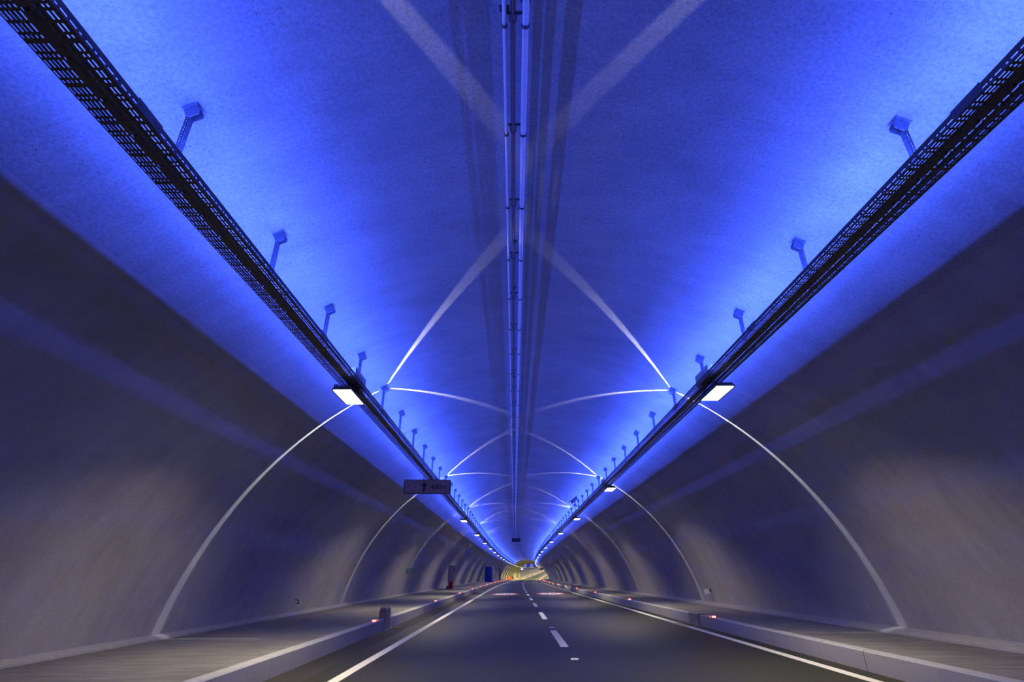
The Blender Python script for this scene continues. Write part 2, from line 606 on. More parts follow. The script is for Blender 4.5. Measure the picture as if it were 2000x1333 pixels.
TRAY = {-1: dict(x=-2.98, z=3.15 + EYE, h0=3.51, hx=-3.06, lamp0=9.0, word='left'),
        1: dict(x=3.69, z=3.28 + EYE, h0=3.70, hx=3.80, lamp0=9.2, word='right')}
tray_me = tray_profile_mesh()
splice_me = splice_mesh()
for s, T in TRAY.items():
    rt = empty('cable_tray', (T['x'], 0, T['z']))
    tag(rt, 'long perforated steel cable tray hung along the %s side of the arch' % T['word'], 'cable tray', 'cable trays under the arch')
    y = 2.84 - 3.96 * 3
    k = 0
    while y < 240:
        yc = y
        o = link('tray_section', tray_me, rt, P(T['x'], yc, T['z']) - Vector((T['x'], 0, T['z'])), (0, 0, heading(yc + 1.98)))
        if y < 150:
            link('splice_plate', splice_me, rt, P(T['x'], yc, T['z']) - Vector((T['x'], 0, T['z'])), (0, 0, heading(yc)))
        y += 3.96
    TX = T['x']
    mb = MB()
    mb.sweep([(TX - TW / 2, T['z'] + 0.083), (TX - TW / 2, T['z']), (TX + TW / 2, T['z']), (TX + TW / 2, T['z'] + 0.083)], ys(y, Y1))
    o = mb.build('tray_run', M_TRAY)
    o.parent = rt
    o.matrix_parent_inverse = Matrix.Translation(rt.location).inverted()
    # cables lying in it
    for j, (dx, r_) in enumerate(((-0.075, 0.011), (-0.025, 0.012), (0.012, 0.013), (0.075, 0.009), (0.165, 0.008))):
        X = TX - s * dx * -1
        prof = [(X + r_ * math.cos(t * math.pi / 4), T['z'] + r_ + 0.001 + r_ * math.sin(t * math.pi / 4)) for t in range(8)]
        o = MB().sweep(prof, ys(Y0, 60), closed=True).build('power_cable', M_CABLE, None, True)
        tag(o, 'black cable lying in the %s tray, %s' % (T['word'], ('against its wall side', 'second from its wall side', 'in the middle of its bottom', 'just past the middle', 'towards the road side')[j]), 'cable', 'cables in the trays')
    # blue strip standing on the lip level of the tray
    for (a, b, w) in ((Y0, GAP0, 'near'), (GAP1, Y1, 'far')):
        mb = MB()
        step = 3.0 if w == 'near' else 12.0
        yy = a
        rr = 0.012
        zc = T['z'] + 0.074
        led = empty('led_strip', (TX, a, zc))
        tag(led, 'glowing blue light strip along the top of the %s cable tray, %s' % (T['word'], 'in the main stretch' if w == 'near' else 'beyond the yellow-lit stretch'), 'light strip', 'blue light strips')
        while yy < b - 0.5:
            e = min(b, yy + step)
            prof = [(TX + rr * math.cos(math.pi * t / 6), zc + 0.55 * rr * math.sin(math.pi * t / 6) - s * 0.25 * rr * math.cos(math.pi * t / 6)) for t in range(7)]
            mb.sweep(prof, [yy + 0.02, e - 0.02])
            yy = e
        o = mb.build('lit_tube', M_STRIP, led)
        o.matrix_parent_inverse = Matrix.Translation(led.location).inverted()
        ya = a
        while ya < b - 0.5:
            st = 3.0 if ya < 48 else (12.0 if ya < GAP1 else 26.0)
            e = min(b, ya + st)
            ym = (ya + e) / 2
            for (tilt, wpm, wid) in ((-13, BLUE_WPM, 0.018), (50, BLUE_OUT, 0.008)):
                # a light's -z is its beam; turned over to look up, then tilted to the road or to the wall
                M = Matrix.Rotation(heading(ym), 4, 'Z') @ Matrix.Rotation(R(s * tilt), 4, 'Y') @ Matrix.Rotation(math.pi, 4, 'X')
                strip_light(P(TX + s * 0.012 * (1 if tilt > 0 else -1), ym, T['z'] + (0.0905 if tilt < 0 else 0.093)), M.to_euler(), wid, e - ya - 0.04, wpm * (e - ya))
            ya = e
        o = MB().sweep([(TX - 0.034, T['z'] + 0.028), (TX + 0.034, T['z'] + 0.028), (TX + 0.034, zc - 0.004), (TX + 0.014, zc - 0.001), (TX - 0.014, zc - 0.001), (TX - 0.034, zc - 0.004)], ys(a, b), closed=True).build('strip_base', M_STEEL, led)
        o.matrix_parent_inverse = Matrix.Translation(led.location).inverted()

# ------------------------------------------------------------------ hangers
def hanger_proto():
    """local origin at the ceiling; hangs down"""
    rt = empty('tray_hanger')
    L = 0.86
    # perforated C channel: web faces the road; side flanges with a row of holes
    def flange(x, w0, w1):
        pass
    mb = MB()
    w, d = 0.050, 0.045
    # web
    mb.box(-w / 2, w / 2, d / 2 - 0.003, d / 2, -L, -0.05)
    # two flanges, each made of two rails and bridges so the holes are open
    for sx in (-1, 1):
        xa, xb = sorted((sx * w / 2, sx * (w / 2 - 0.003)))
        mb.box(xa, xb, -d / 2, -d / 2 + 0.014, -L, -0.05)
        mb.box(xa, xb, d / 2 - 0.014, d / 2, -L, -0.05)
        z = -L
        while z < -0.07:
            mb.box(xa, xb, -d / 2 + 0.014, d / 2 - 0.014, z, min(-0.05, z + 0.018))
            z += 0.036
    mb.build('channel_post', M_STEEL, rt)
    for sy in (-1, 1):
        hb = MB()
        prof = [(-0.062, 0.05), (0.062, 0.05), (0.070, -0.085), (0.050, -0.125), (-0.050, -0.125), (-0.070, -0.085)]
        ya, yb_ = sorted((sy * 0.030, sy * 0.036))
        hb.prism(prof, 'y', ya, yb_)
        hb.cyl((0, sy * 0.036, -0.02), (0, sy * 0.046, -0.02), 0.012, 6)
        hb.cyl((0.03, sy * 0.036, -0.07), (0.03, sy * 0.046, -0.07), 0.009, 6)
        hb.build('head_plate', M_STEEL, rt)
    MB().box(-0.075, 0.075, -0.06, 0.06, -0.004, 0.004).build('base_plate', M_STEEL, rt)
    return rt
proto = hanger_proto()
for s, T in TRAY.items():
    hx = T['hx']
    hz = roof_z(hx)
    slope = -(hx - CX) / (hz - CZ)
    Y = T['h0'] - 1.98 * 2
    i = 0
    while Y < 190:
        o = proto if (s == -1 and i == 0) else copy_tree(proto)
        o.location = P(hx, Y, hz - 0.012)
        o.rotation_euler = (0, 0, heading(Y))
        n = i - 1
        if n >= 1 and n <= 30:
            lab = 'slotted steel hanger of the %s cable tray, %s in view from the viewpoint' % (T['word'], ordinal(n))
        elif n < 1:
            lab = 'slotted steel hanger of the %s cable tray, overhead outside the picture' % T['word']
        else:
            lab = 'tiny hanger over the far %s tray, where hangers merge into a fringe' % T['word']
        tag(o, lab, 'hanger', 'hangers of the %s tray' % T['word'])
        # head plates follow the roof slope
        for ch in o.children:
            if s > 0 and ch.name.startswith('channel_post'):
                ch.scale.z = 0.82
            if ch.name.startswith(('head_plate', 'base_plate')):
                ch.rotation_euler = (0, -math.atan(slope), 0)
        Y += 1.98
        i += 1

# ------------------------------------------------------------------ white lamps
def lamp_proto():
    rt = empty('tunnel_lamp')      # origin at the underside of its glass
    W, Ln = 0.33, 0.80
    mb = MB()
    mb.prism([(-W / 2 - 0.02, 0.0), (-W / 2 - 0.02, 0.03), (-W / 2 + 0.03, 0.085), (W / 2 - 0.03, 0.085), (W / 2 + 0.02, 0.03), (W / 2 + 0.02, 0.0),
              (W / 2, 0.0), (W / 2, 0.02), (-W / 2, 0.02), (-W / 2, 0.0)], 'y', -Ln / 2 - 0.02, Ln / 2 + 0.02)
    for i in range(9):
        yy = -Ln / 2 + 0.05 + i * (Ln - 0.1) / 8
        mb.box(-W / 2 + 0.03, W / 2 - 0.03, yy - 0.006, yy + 0.006, 0.08, 0.105)
    mb.build('housing', M_HOUSE, rt)
    for sy in (-1, 1):
        MB().box(-0.20, -0.12, sy * 0.28 - 0.02, sy * 0.28 + 0.02, 0.07, 0.16).build('bracket', M_STEEL, rt)
    MB().box(-W / 2 + 0.003, W / 2 - 0.003, -Ln / 2, Ln / 2, 0.006, 0.016).build('glass', M_LENS, rt)
    return rt
lp = lamp_proto()
lf_mesh = None
def area(name, loc, rot, w, h, power, col, spread=180):
    d = bpy.data.lights.new(name, 'AREA')
    d.shape = 'RECTANGLE'
    d.size, d.size_y = w, h
    d.energy = power
    d.color = col
    d.spread = R(spread)
    o = bpy.data.objects.new(name, d)
    COL.objects.link(o)
    o.location = loc
    o.rotation_euler = rot
    return o
for s, T in TRAY.items():
    X = T['x'] + (-0.06 if s < 0 else 0.13)
    Z = T['z'] - 0.175
    for k in range(-3, 37):
        Y = T['lamp0'] + 11.88 * k
        o = lp if (s == -1 and k == -3) else copy_tree(lp)
        o.location = P(X, Y, Z)
        o.rotation_euler = (0, 0, heading(Y))
        far = Y > LIT_END
        if 0 <= k <= 14:
            lab = 'bright lamp under the %s cable tray, %s from the viewpoint' % (T['word'], ordinal(k + 1))
        elif k < 0:
            lab = 'bright lamp under the %s cable tray, overhead or behind the viewpoint' % T['word']
        else:
            lab = 'far lamp under the %s tray, a dot in the chain of lights rounding the bend' % T['word']
        tag(o, lab, 'lamp', 'lamps under the %s tray' % T['word'])
        if s > 0:
            for ch in o.children:
                if ch.name.startswith('bracket'):
                    ch.location.x = 0.05
        c = FAR_COL if far else LAMP_COL
        area('lamp_light', P(X, Y, Z - 0.012), (0, 0, heading(Y)), 0.30, 0.75, FAR_W if far else LAMP_W, c, 132)

# ------------------------------------------------------------------ gear boxes standing on the trays above each lamp
def gear_proto():
    rt = empty('gear_plate')
    mb = MB()
    mb.box(-0.003, 0.003, -0.34, 0.34, 0.0, 0.24)
    for yy in (-0.34, 0.33):
        mb.box(-0.10, 0.003, yy, yy + 0.006, 0.0, 0.24)
    for i in range(5):
        yy = -0.26 + i * 0.13
        mb.box(0.003, 0.009, yy - 0.012, yy + 0.012, 0.03, 0.21)
    mb.build('plate', M_GEAR, rt)
    MB().box(-0.09, -0.01, -0.22, 0.22, 0.02, 0.12).build('ballast_box', M_HOUSE, rt)
    return rt
gp = gear_proto()
for s, T in TRAY.items():
    for k in range(-1, 9):
        Y = T['lamp0'] + 11.88 * k - 0.15
        o = gp if (s == -1 and k == -1) else copy_tree(gp)
        X = T['x'] - s * (TW / 2 - 0.035)
        o.location = P(X, Y, T['z'] + 0.002)
        o.rotation_euler = (0, 0, heading(Y) + (math.pi if s > 0 else 0))
        tag(o, 'ribbed milky gear plate standing in the %s tray above the %s lamp' % (T['word'], ordinal(k + 1) if k >= 0 else 'overhead'), 'gear plate', 'gear plates over the lamps')

# ------------------------------------------------------------------ slit lanterns: the three thin sheets of white light
def slit_light(side):
    d = bpy.data.lights.new('slit_light', 'POINT')
    d.energy = SLIT_W * 1.3
    d.shadow_soft_size = 0.004
    d.color = (0.86, 0.88, 1.0)
    d.use_nodes = True
    nt = d.node_tree
    em = nt.nodes['Emission']
    g = N(nt, 'ShaderNodeNewGeometry')
    inc = g.outputs['Incoming']
    total = None
    for az in (180, 59, -59):
        a = R(az)
        ax, ay = math.cos(a) * (1 if side < 0 else -1), math.sin(a)
        if side > 0 and az != 180:
            ax, ay = -math.cos(R(55)), math.sin(R(55)) * (1 if az > 0 else -1)
        nx, ny = -ay, ax
        d1 = N(nt, 'ShaderNodeVectorMath', operation='DOT_PRODUCT')
        nt.links.new(inc, d1.inputs[0]); d1.inputs[1].default_value = (nx, ny, 0)
        ab = N(nt, 'ShaderNodeMath', operation='ABSOLUTE')
        nt.links.new(d1.outputs['Value'], ab.inputs[0])
        mr = N(nt, 'ShaderNodeMapRange', interpolation_type='SMOOTHSTEP')
        nt.links.new(ab.outputs[0], mr.inputs['Value'])
        mr.inputs['From Min'].default_value = 0.015
        mr.inputs['From Max'].default_value = 0.031
        mr.inputs['To Min'].default_value = (0.65 if az == 180 else 1.0) / 1.3
        mr.inputs['To Max'].default_value = 0.0
        d2 = N(nt, 'ShaderNodeVectorMath', operation='DOT_PRODUCT')
        nt.links.new(inc, d2.inputs[0]); d2.inputs[1].default_value = (ax * SLIT_SIGN, ay * SLIT_SIGN, 0)
        gt = N(nt, 'ShaderNodeMath', operation='GREATER_THAN')
        nt.links.new(d2.outputs['Value'], gt.inputs[0]); gt.inputs[1].default_value = 0.30
        mu = N(nt, 'ShaderNodeMath', operation='MULTIPLY')
        nt.links.new(mr.outputs[0], mu.inputs[0]); nt.links.new(gt.outputs[0], mu.inputs[1])
        m0 = N(nt, 'ShaderNodeMath', operation='MULTIPLY')
        nt.links.new(mu.outputs[0], m0.inputs[0]); nt.links.new(d2.outputs['Value'], m0.inputs[1])
        m1 = N(nt, 'ShaderNodeMath', operation='MULTIPLY')
        nt.links.new(m0.outputs[0], m1.inputs[0]); m1.inputs[1].default_value = 1.2
        mu = m1
        if az != 180:
            sz = N(nt, 'ShaderNodeSeparateXYZ')
            nt.links.new(inc, sz.inputs[0])
            fz = N(nt, 'ShaderNodeMapRange', interpolation_type='SMOOTHSTEP')
            nt.links.new(sz.outputs[2], fz.inputs['Value'])
            fz.inputs['From Min'].default_value = 0.10
            fz.inputs['From Max'].default_value = 0.42
            m2 = N(nt, 'ShaderNodeMath', operation='MULTIPLY')
            nt.links.new(mu.outputs[0], m2.inputs[0]); nt.links.new(fz.outputs[0], m2.inputs[1])
            mu = m2
        if total is None:
            total = mu.outputs[0]
        else:
            ad = N(nt, 'ShaderNodeMath', operation='ADD')
            nt.links.new(total, ad.inputs[0]); nt.links.new(mu.outputs[0], ad.inputs[1])
            total = ad.outputs[0]
    nt.links.new(total, em.inputs['Strength'])
    return d
SLIT_SIGN = 1.0
def lantern_proto():
    rt = empty('slit_lantern')
    MB().cyl((0, 0, -0.065), (0, 0, -0.04), 0.012, 12).build('lantern_base', M_HOUSE, rt)
    MB().cyl((0, 0, 0.035), (0, 0, 0.045), 0.010, 12).build('lantern_cap', M_HOUSE, rt)
    mb = MB()
    for a in (0, 120, 240):
        c, s_ = 0.024 * math.cos(R(a)), 0.024 * math.sin(R(a))
        mb.cyl((c * 0.4, s_ * 0.4, -0.045), (c * 0.3, s_ * 0.3, 0.036), 0.0012, 6)
    mb.build('lantern_rod', M_HOUSE, rt)
    return rt
lt = lantern_proto()
for s, T in TRAY.items():
    dl = slit_light(s)
    for k in range(-1, 15):
        Y = T['h0'] + 1.98 * (4 + 6 * k) + 0.09
        X = T['hx']
        Z = T['z'] + 0.37
        o = lt if (s == -1 and k == -1) else copy_tree(lt)
        o.location = P(X, Y, Z)
        o.rotation_euler = (0, 0, 0 if s < 0 else math.pi)
        tag(o, 'tiny dark lantern on a %s tray hanger where white streaks start, %s' % (T['word'], '%s from the viewpoint' % ordinal(k + 1) if k >= 0 else 'overhead'), 'lantern', 'lanterns that throw the white streaks')
        l = bpy.data.objects.new('slit_light', dl)
        COL.objects.link(l)
        l.location = P(X, Y, Z)

# ================================================================== CROWN PIPES
def pipe_run(X, Z, r_, name, label, m, a=Y0, b=190.0):
    """sleeved pipe: each length ends in a collar"""
    rt = empty(name, (X, 0, Z))
    tag(rt, label, 'pipe')
    return rt
J0, JS = 0.944 * 4.66, 1.292
def tube_prof(X, Z, r_, n=14):
    return [(X + r_ * math.cos(2 * math.pi * t / n), Z + r_ * math.sin(2 * math.pi * t / n)) for t in range(n)]
PZ = 4.655 + EYE
for (X, r_, lab) in ((-0.082, 0.020, 'thin white plastic pipe along the crown, left of the brown cable'), (0.112, 0.031, 'thick white plastic pipe along the crown, right of the brown cable')):
    rt = empty('ceiling_pipe', (X, 0, PZ))
    tag(rt, lab, 'pipe', 'pipes along the crown')
    o = MB().sweep(tube_prof(X, PZ, r_), ys(Y0, 193), closed=True).build('pipe', M_PIPE, rt, True)
    o.matrix_parent_inverse = Matrix.Translation(rt.location).inverted()
    first = None
    k = -4
    while True:
        Y = J0 + JS * k
        if Y > 112: break
        if first is None:
            first = MB().cyl((0, -0.014, 0), (0, 0.014, 0), r_ + 0.008, 14).cyl((0, 0, r_), (0, 0, 0.10), 0.006, 6).build('pipe_collar', M_CLIP, rt)
            me = first.data
            first.location = P(X, Y, PZ) - rt.location
        else:
            link('pipe_collar', me, rt, P(X, Y, PZ) - rt.location, (0, 0, heading(Y)))
        k += 1
o = MB().sweep(tube_prof(-0.004, PZ - 0.03, 0.0095, 8), ys(Y0, 193), closed=True).build('crown_cable', M_ROD, None, True)
tag(o, 'thin brown cable running along the middle of the crown between the white pipes', 'cable')
o = MB().sweep([(-0.03, PZ + 0.085), (0.022, PZ + 0.085), (0.022, PZ + 0.10), (-0.03, PZ + 0.10)], ys(Y0, 193), closed=True).build('mounting_rail', M_STEEL)
tag(o, 'flat steel mounting rail fixed to the crown above the brown cable', 'rail')
def clip_proto():
    rt = empty('cable_clip')
    MB().box(-0.10, 0.12, -0.012, 0.012, 0.082, 0.094).build('cross_bar', M_CLIP, rt)
    mb = MB()
    pts = []
    for t in range(9):
        a = R(180 + t * 22.5)
        pts.append(Vector((-0.004 + 0.028 * math.cos(a), 0, -0.028 + 0.018 * math.sin(a))))
    pts = [Vector((-0.042, 0, 0.08))] + pts + [Vector((0.036, 0, 0.08))]
    for a, b in zip(pts, pts[1:]):
        mb.cyl(a, b, 0.005, 6)
    mb.build('clip_ring', M_CLIP, rt)
    return rt
cp = clip_proto()
k = -4
n = 0
first = True
while True:
    Y = J0 + JS * k - 0.06
    if Y > 150: break
    o = cp if first else copy_tree(cp)
    first = False
    o.location = P(0, Y, PZ)
    o.rotation_euler = (0, 0, heading(Y))
    vis = k + 1
    if 1 <= vis <= 24:
        lab = 'dark clip on the brown crown cable, %s down from the top of the picture' % ordinal(vis)
    elif vis < 1:
        lab = 'dark clip holding the brown crown cable, overhead above the top of the picture'
    else:
        lab = 'tiny dark clip on the far part of the brown crown cable'
    tag(o, lab, 'clip', 'clips along the crown cable')
    k += 1
# sensor boxes clamped on the brown cable
for i, Y in enumerate((1.05 * 6.15, 1.05 * 7.45, 12.3, 17.9)):
    rt = empty('cable_sensor', P(-0.004, Y, PZ - 0.03))
    tag(rt, 'small black splice clamp on the brown crown cable, %s' % ('the closest of them', 'just beyond the closest one', 'third from the viewpoint', 'the farthest of them')[i], 'clamp', 'splice clamps on the crown cable')
    mb = MB().cyl((0, -0.045, 0), (0, -0.03, 0), 0.020, 10).cyl((0, 0.03, 0), (0, 0.045, 0), 0.020, 10)
    mb.build('clamp_band', M_CLIP, rt)
    MB().cyl((0, -0.05, 0), (0, 0.05, 0), 0.014, 10).build('clamp_body', M_CLIP, rt)
    MB().box(0.012, 0.045, -0.02, 0.02, -0.016, 0.016).build('latch', M_CLIP, rt)
# small bracket pair near the top of the picture
for i, (X, Y) in enumerate(((-0.082, 2.98), (0.112, 2.90))):
    o = MB().box(-0.045, 0.045, -0.025, 0.025, 0.035, 0.06).box(-0.02, 0.02, -0.02, 0.02, 0.06, 0.10).build('pipe_support', M_CLIP, None, loc=P(X, Y, PZ))
    tag(o, 'dark support block above the %s white crown pipe near the top of the picture' % ('thin', 'thick')[i], 'support')

# dark sign box hung under the crown, seen from behind
rt = empty('ceiling_sign', P(0.10, 73, 4.27 + EYE), (0, 0, heading(73)))
tag(rt, 'dark blank sign box hung under the crown at the end of the straight pipes', 'sign')
MB().box(-0.56, 0.56, -0.08, 0.08, -0.23, 0.23).build('box', M_SIGNF, rt)
for sx in (-0.4, 0.4):
    MB().cyl((sx, 0, 0.23), (sx, 0, 0.58), 0.02, 8).build('hanging_rod', M_CLIP, rt)
MB().box(-0.52, 0.52, -0.086, -0.08, -0.19, 0.19).build('face', M_SIGNB, rt)

# ================================================================== 400 m SIGN
SY = 18.0
rt = empty('lay_by_sign', (-2.98, SY, EYE + 2.53))
tag(rt, 'framed lay-by sign with a bay symbol, an upward arrow and 400m under the left tray', 'sign')
W, H = 1.60, 0.47
mb = MB()
rp = []
for (cx, cz, a0) in ((W / 2 - 0.05, H - 0.05, 0), (-W / 2 + 0.05, H - 0.05, 90), (-W / 2 + 0.05, 0.05, 180), (W / 2 - 0.05, 0.05, 270)):
    for t in range(5):
        a = R(a0 + t * 22.5)
        rp.append((cx + 0.05 * math.cos(a), cz + 0.05 * math.sin(a)))
MB().prism(rp, 'y', 0.0, 0.10).build('frame', M_SIGNF, rt)
MB().box(-W / 2 + 0.028, W / 2 - 0.028, -0.006, 0.0, 0.028, H - 0.028).build('face', M_SIGN, rt)
mb = MB()
# bay symbol: square outline, kinked kerb line, row of dots
x0, z0, sz, t = -0.735, 0.065, 0.335, 0.014
mb.box(x0, x0 + sz, -0.010, -0.006, z0, z0 + t).box(x0, x0 + sz, -0.010, -0.006, z0 + sz - t, z0 + sz)
mb.box(x0, x0 + t, -0.010, -0.006, z0, z0 + sz).box(x0 + sz - t, x0 + sz, -0.010, -0.006, z0, z0 + sz)
def bar(mb, p, q, w):
    p, q = Vector((p[0], 0, p[1])), Vector((q[0], 0, q[1]))
    d = (q - p); L = d.length; a = math.atan2(d.z, d.x)
    M = Matrix.Translation(p) @ Matrix.Rotation(-a, 4, 'Y')
    mb.box(-w / 2, L + w / 2, -0.010, -0.006, -w / 2, w / 2, M)
line = [(0.21, 0.285), (0.205, 0.245), (0.11, 0.205), (0.085, 0.18), (0.085, 0.13), (0.11, 0.105), (0.19, 0.075), (0.205, 0.04)]
for a, b in zip(line, line[1:]):
    bar(mb, (x0 + a[0], z0 + a[1]), (x0 + b[0], z0 + b[1]), 0.016)
for i in range(7):
    mb.box(x0 + 0.245, x0 + 0.258, -0.010, -0.006, z0 + 0.04 + i * 0.038, z0 + 0.056 + i * 0.038)
mb.build('bay_symbol', M_SIGNB, rt)
MB().prism([(-0.135, 0.075), (-0.065, 0.075), (-0.065, 0.27), (0.035, 0.235), (-0.10, 0.385), (-0.235, 0.235), (-0.135, 0.27)], 'y', -0.010, -0.006).build('arrow', M_SIGNB, rt)
text('distance_text', '400m', 0.255, rt, (0.40, -0.0062, 0.145), (R(90), 0, 0), M_SIGNB, 0.002, 1.0)
for sx in (-0.14, 0.14):
    MB().box(sx - 0.012, sx + 0.012, 0.04, 0.07, H, 0.615).build('hanging_strap', M_STEEL, rt)

# ================================================================== CCTV on the right tray
rt = empty('surveillance_camera', P(3.42, 28.2, 3.30 + EYE), (0, 0, 0))
tag(rt, 'surveillance camera on a curved arm rising from the right cable tray', 'camera')
mb = MB()
pts = [Vector((0.06, 0, 0.02)), Vector((-0.03, 0, -0.01)), Vector((-0.13, 0, 0.03)), Vector((-0.19, 0, 0.12)), Vector((-0.21, 0, 0.24))]
for a, b in zip(pts, pts[1:]):
    mb.cyl(a, b, 0.022, 8)
mb.build('arm', M_CLIP, rt, True)
Mx = Matrix.Translation((-0.22, 0, 0.33)) @ Matrix.Rotation(R(-38), 4, 'Y')
MB().prism([(-0.085, -0.07), (0.085, -0.07), (0.085, 0.06), (0.05, 0.09), (-0.05, 0.09), (-0.085, 0.06)], 'x', -0.21, 0.19, Mx).build('housing', M_CCTV, rt)
MB().prism([(-0.11, 0.085), (0.11, 0.085), (0.11, 0.10), (-0.11, 0.10)], 'x', -0.26, 0.24, Mx).build('sun_hood', M_CCTV, rt)
MB().box(-0.216, -0.209, -0.07, 0.07, -0.055, 0.05, Mx).build('window', M_GLASSD, rt)
MB().box(-0.24, -0.18, -0.03, 0.03, 0.22, 0.28).build('swivel', M_CLIP, rt)

# ================================================================== KERB-SIDE THINGS
# red marker lights on both kerbs
def marker_proto():
    rt = empty('kerb_marker_light')
    mb = MB()
    mb.prism([(-0.075, 0), (0.075, 0), (0.060, 0.034), (-0.060, 0.034)], 'x', -0.045, 0.045)
    mb.prism([(0.07, 0), (0.50, 0), (0.48, 0.014), (0.07, 0.020)], 'x', -0.03, 0.03)
    mb.build('marker_body', M_WHITE, rt)
    MB().box(-0.046, 0.046, -0.079, -0.066, 0.004, 0.036).build('red_lens', M_REDL, rt)
    MB().box(-0.046, 0.046, 0.066, 0.079, 0.006, 0.030).build('red_lens', M_REDL, rt)
    return rt
mp = marker_proto()
first = True
for s in (-1, 1):
    X = KL - 0.07 if s < 0 else KR + 0.07
    Zt = 0.235 if s < 0 else 0.325
    word = 'left' if s < 0 else 'right'
    k = 0
    while True:
        Y = 15.6 + 11.0 * k if s > 0 else 15.5 + 11.7 * k
        if Y > 455: break
        o = mp if first else copy_tree(mp)
        first = False
        o.location = P(X, Y, Zt)
        o.rotation_euler = (0, 0, heading(Y))
        if k < 14:
            lab = 'glowing red marker light on the %s kerb, %s from the viewpoint' % (word, ordinal(k + 1))
        else:
            lab = 'far red marker light on the %s kerb, one dot of the row past the bend' % word
        tag(o, lab, 'marker light', 'red marker lights on the %s kerb' % word)
        if k < 9:
            pl = bpy.data.lights.new('marker_glow', 'POINT')
            pl.energy = 0.35
            pl.color = (1.0, 0.08, 0.04)
            pl.shadow_soft_size = 0.02
            lo = bpy.data.objects.new('marker_glow', pl)
            COL.objects.link(lo)
            lo.location = P(X, Y - 0.12, Zt + 0.035)
        k += 1

# drain blocks in the kerb with their grates
def drain(X, Yc, side, h, word):
    zr = road_z(X)
    rt = empty('kerb_block', P(X, Yc, zr))
    tag(rt, 'weathered concrete block %s the %s kerb beside a rusty drain' % (('standing like a worn post in', 'set flush in')[side > 0], word), 'concrete block')
    sx = side
    a, b = sorted((-sx * 0.035, sx * 0.15))
    mb = MB()
    if side < 0:
        mb.prism([(a, -0.03), (b, -0.03), (b, h - 0.03), (b - 0.02, h), (a + 0.03, h), (a, h - 0.05)], 'y', -0.48, 0.12)
    else:
        mb.prism([(a, -0.03), (b, -0.03), (b, h), (a + 0.02, h), (a, h - 0.02)], 'y', -0.48, 0.42)
    mb.build('block', M_OLDC, rt)
    if side < 0:
        for (dx, dy) in ((-0.02, -0.40), (0.02, -0.2), (-0.10, -0.44), (-0.10, 0.06)):
            MB().cyl((dx, dy, h - 0.004), (dx, dy, h + 0.035), 0.009, 8).build('cut_bolt', M_SIGNF, rt)
    X2 = X - side * 0.30
    g = empty('drain_grate', P(X2, Yc - 0.05, road_z(X2)), (0, math.atan(-0.0112), 0))
    tag(g, 'rusty rectangular drain grate set flush in the road against the %s kerb' % word, 'drain grate')
    mb = MB()
    w, l = 0.26, 0.45
    mb.box(-w, w, -l, -l + 0.05, -0.02, 0.008).box(-w, w, l - 0.05, l, -0.02, 0.008)
    mb.box(-w, -w + 0.04, -l, l, -0.02, 0.008).box(w - 0.04, w, -l, l, -0.02, 0.008)
    mb.build('grate_frame', M_OLDC, g)
    mb = MB()
    for i in range(15):
        yy = -l + 0.07 + i * (2 * l - 0.14) / 14
        mb.box(-w + 0.04, w - 0.04, yy - 0.014, yy + 0.014, -0.02, 0.004)
    mb.box(-w + 0.04, w - 0.04, -l + 0.05, l - 0.05, -0.035, -0.012)
    mb.build('grate_bars', M_RUST, g)
drain(KL, 16.75, -1, 0.56, 'left')
drain(KR, 17.0, 1, 0.30, 'right')
# second worn block on the right kerb further on
rt = MB().box(-0.03, 0.15, -0.25, 0.25, -0.03, 0.47).build('kerb_block', M_OLDC, None, loc=P(KR, 52.0, road_z(KR)))
tag(rt, 'small pale concrete block standing on the right kerb past its fourth red light', 'concrete block')

# wall plates
def wall_basis(Y, z, side):
    x = wall_x(z, side)
    return x
def on_wall(name, Y, z, side):
    x = wall_x(z, side)
    tilt = math.atan2(-(z - CZ), side * (x - CX)) if False else math.asin((z - CZ) / CR)
    # local frame: x along the tunnel, y into the wall, z up the wall
    e = empty(name, P(x, Y, z))
    nrm = Vector((-(x - CX), 0, -(z - CZ))).normalized()
    up = Vector((0, 0, 1))
    up = (up - up.dot(nrm) * nrm).normalized()
    along = up.cross(nrm).normalized()
    Mx = Matrix((along, -nrm, up)).transposed()
    e.rotation_euler = Mx.to_euler()
    return e
e = on_wall('evacuation_sign', 35.1, 0.28 + EYE, -1)
tag(e, 'green escape-route sign with pale arrow on the left wall, closer panel of the pair', 'sign', 'escape-route signs on the left wall')
def evac(e, flip):
    f = -1 if flip else 1
    MB().box(-0.62, 0.62, -0.03, 0.0, -0.16, 0.16).build('panel', M_GREEN, e)
    m = MB()
    m.prism([(f * -0.30, -0.015), (f * 0.0, -0.015), (f * 0.0, -0.06), (f * 0.12, 0.0), (f * 0.0, 0.06), (f * 0.0, 0.015), (f * -0.30, 0.015)][::f], 'y', -0.034, -0.03)
    m.cyl((f * 0.33, -0.034, 0.08), (f * 0.33, -0.03, 0.08), 0.03, 10)
    m.prism([(f * 0.28, -0.10), (f * 0.33, -0.02), (f * 0.38, -0.10), (f * 0.41, -0.09), (f * 0.36, 0.03), (f * 0.31, 0.04), (f * 0.25, -0.09)][::f], 'y', -0.034, -0.03)
    m.build('arrow_and_figure', M_GREENW, e)
evac(e, False)
e = on_wall('evacuation_sign', 36.6, 0.28 + EYE, -1)
tag(e, 'green escape-route sign with pale arrow on the left wall, farther panel of the pair', 'sign', 'escape-route signs on the left wall')
evac(e, True)
e = on_wall('evacuation_sign', 60.5, 0.30 + EYE, -1)
tag(e, 'faint green escape-route sign on the left wall just past the grey emergency cabinet', 'sign')
evac(e, False)
e = on_wall('distance_plate', 22.2, -0.52 + EYE, 1)
tag(e, 'small white numbered plate on a bracket low on the right wall', 'plate')
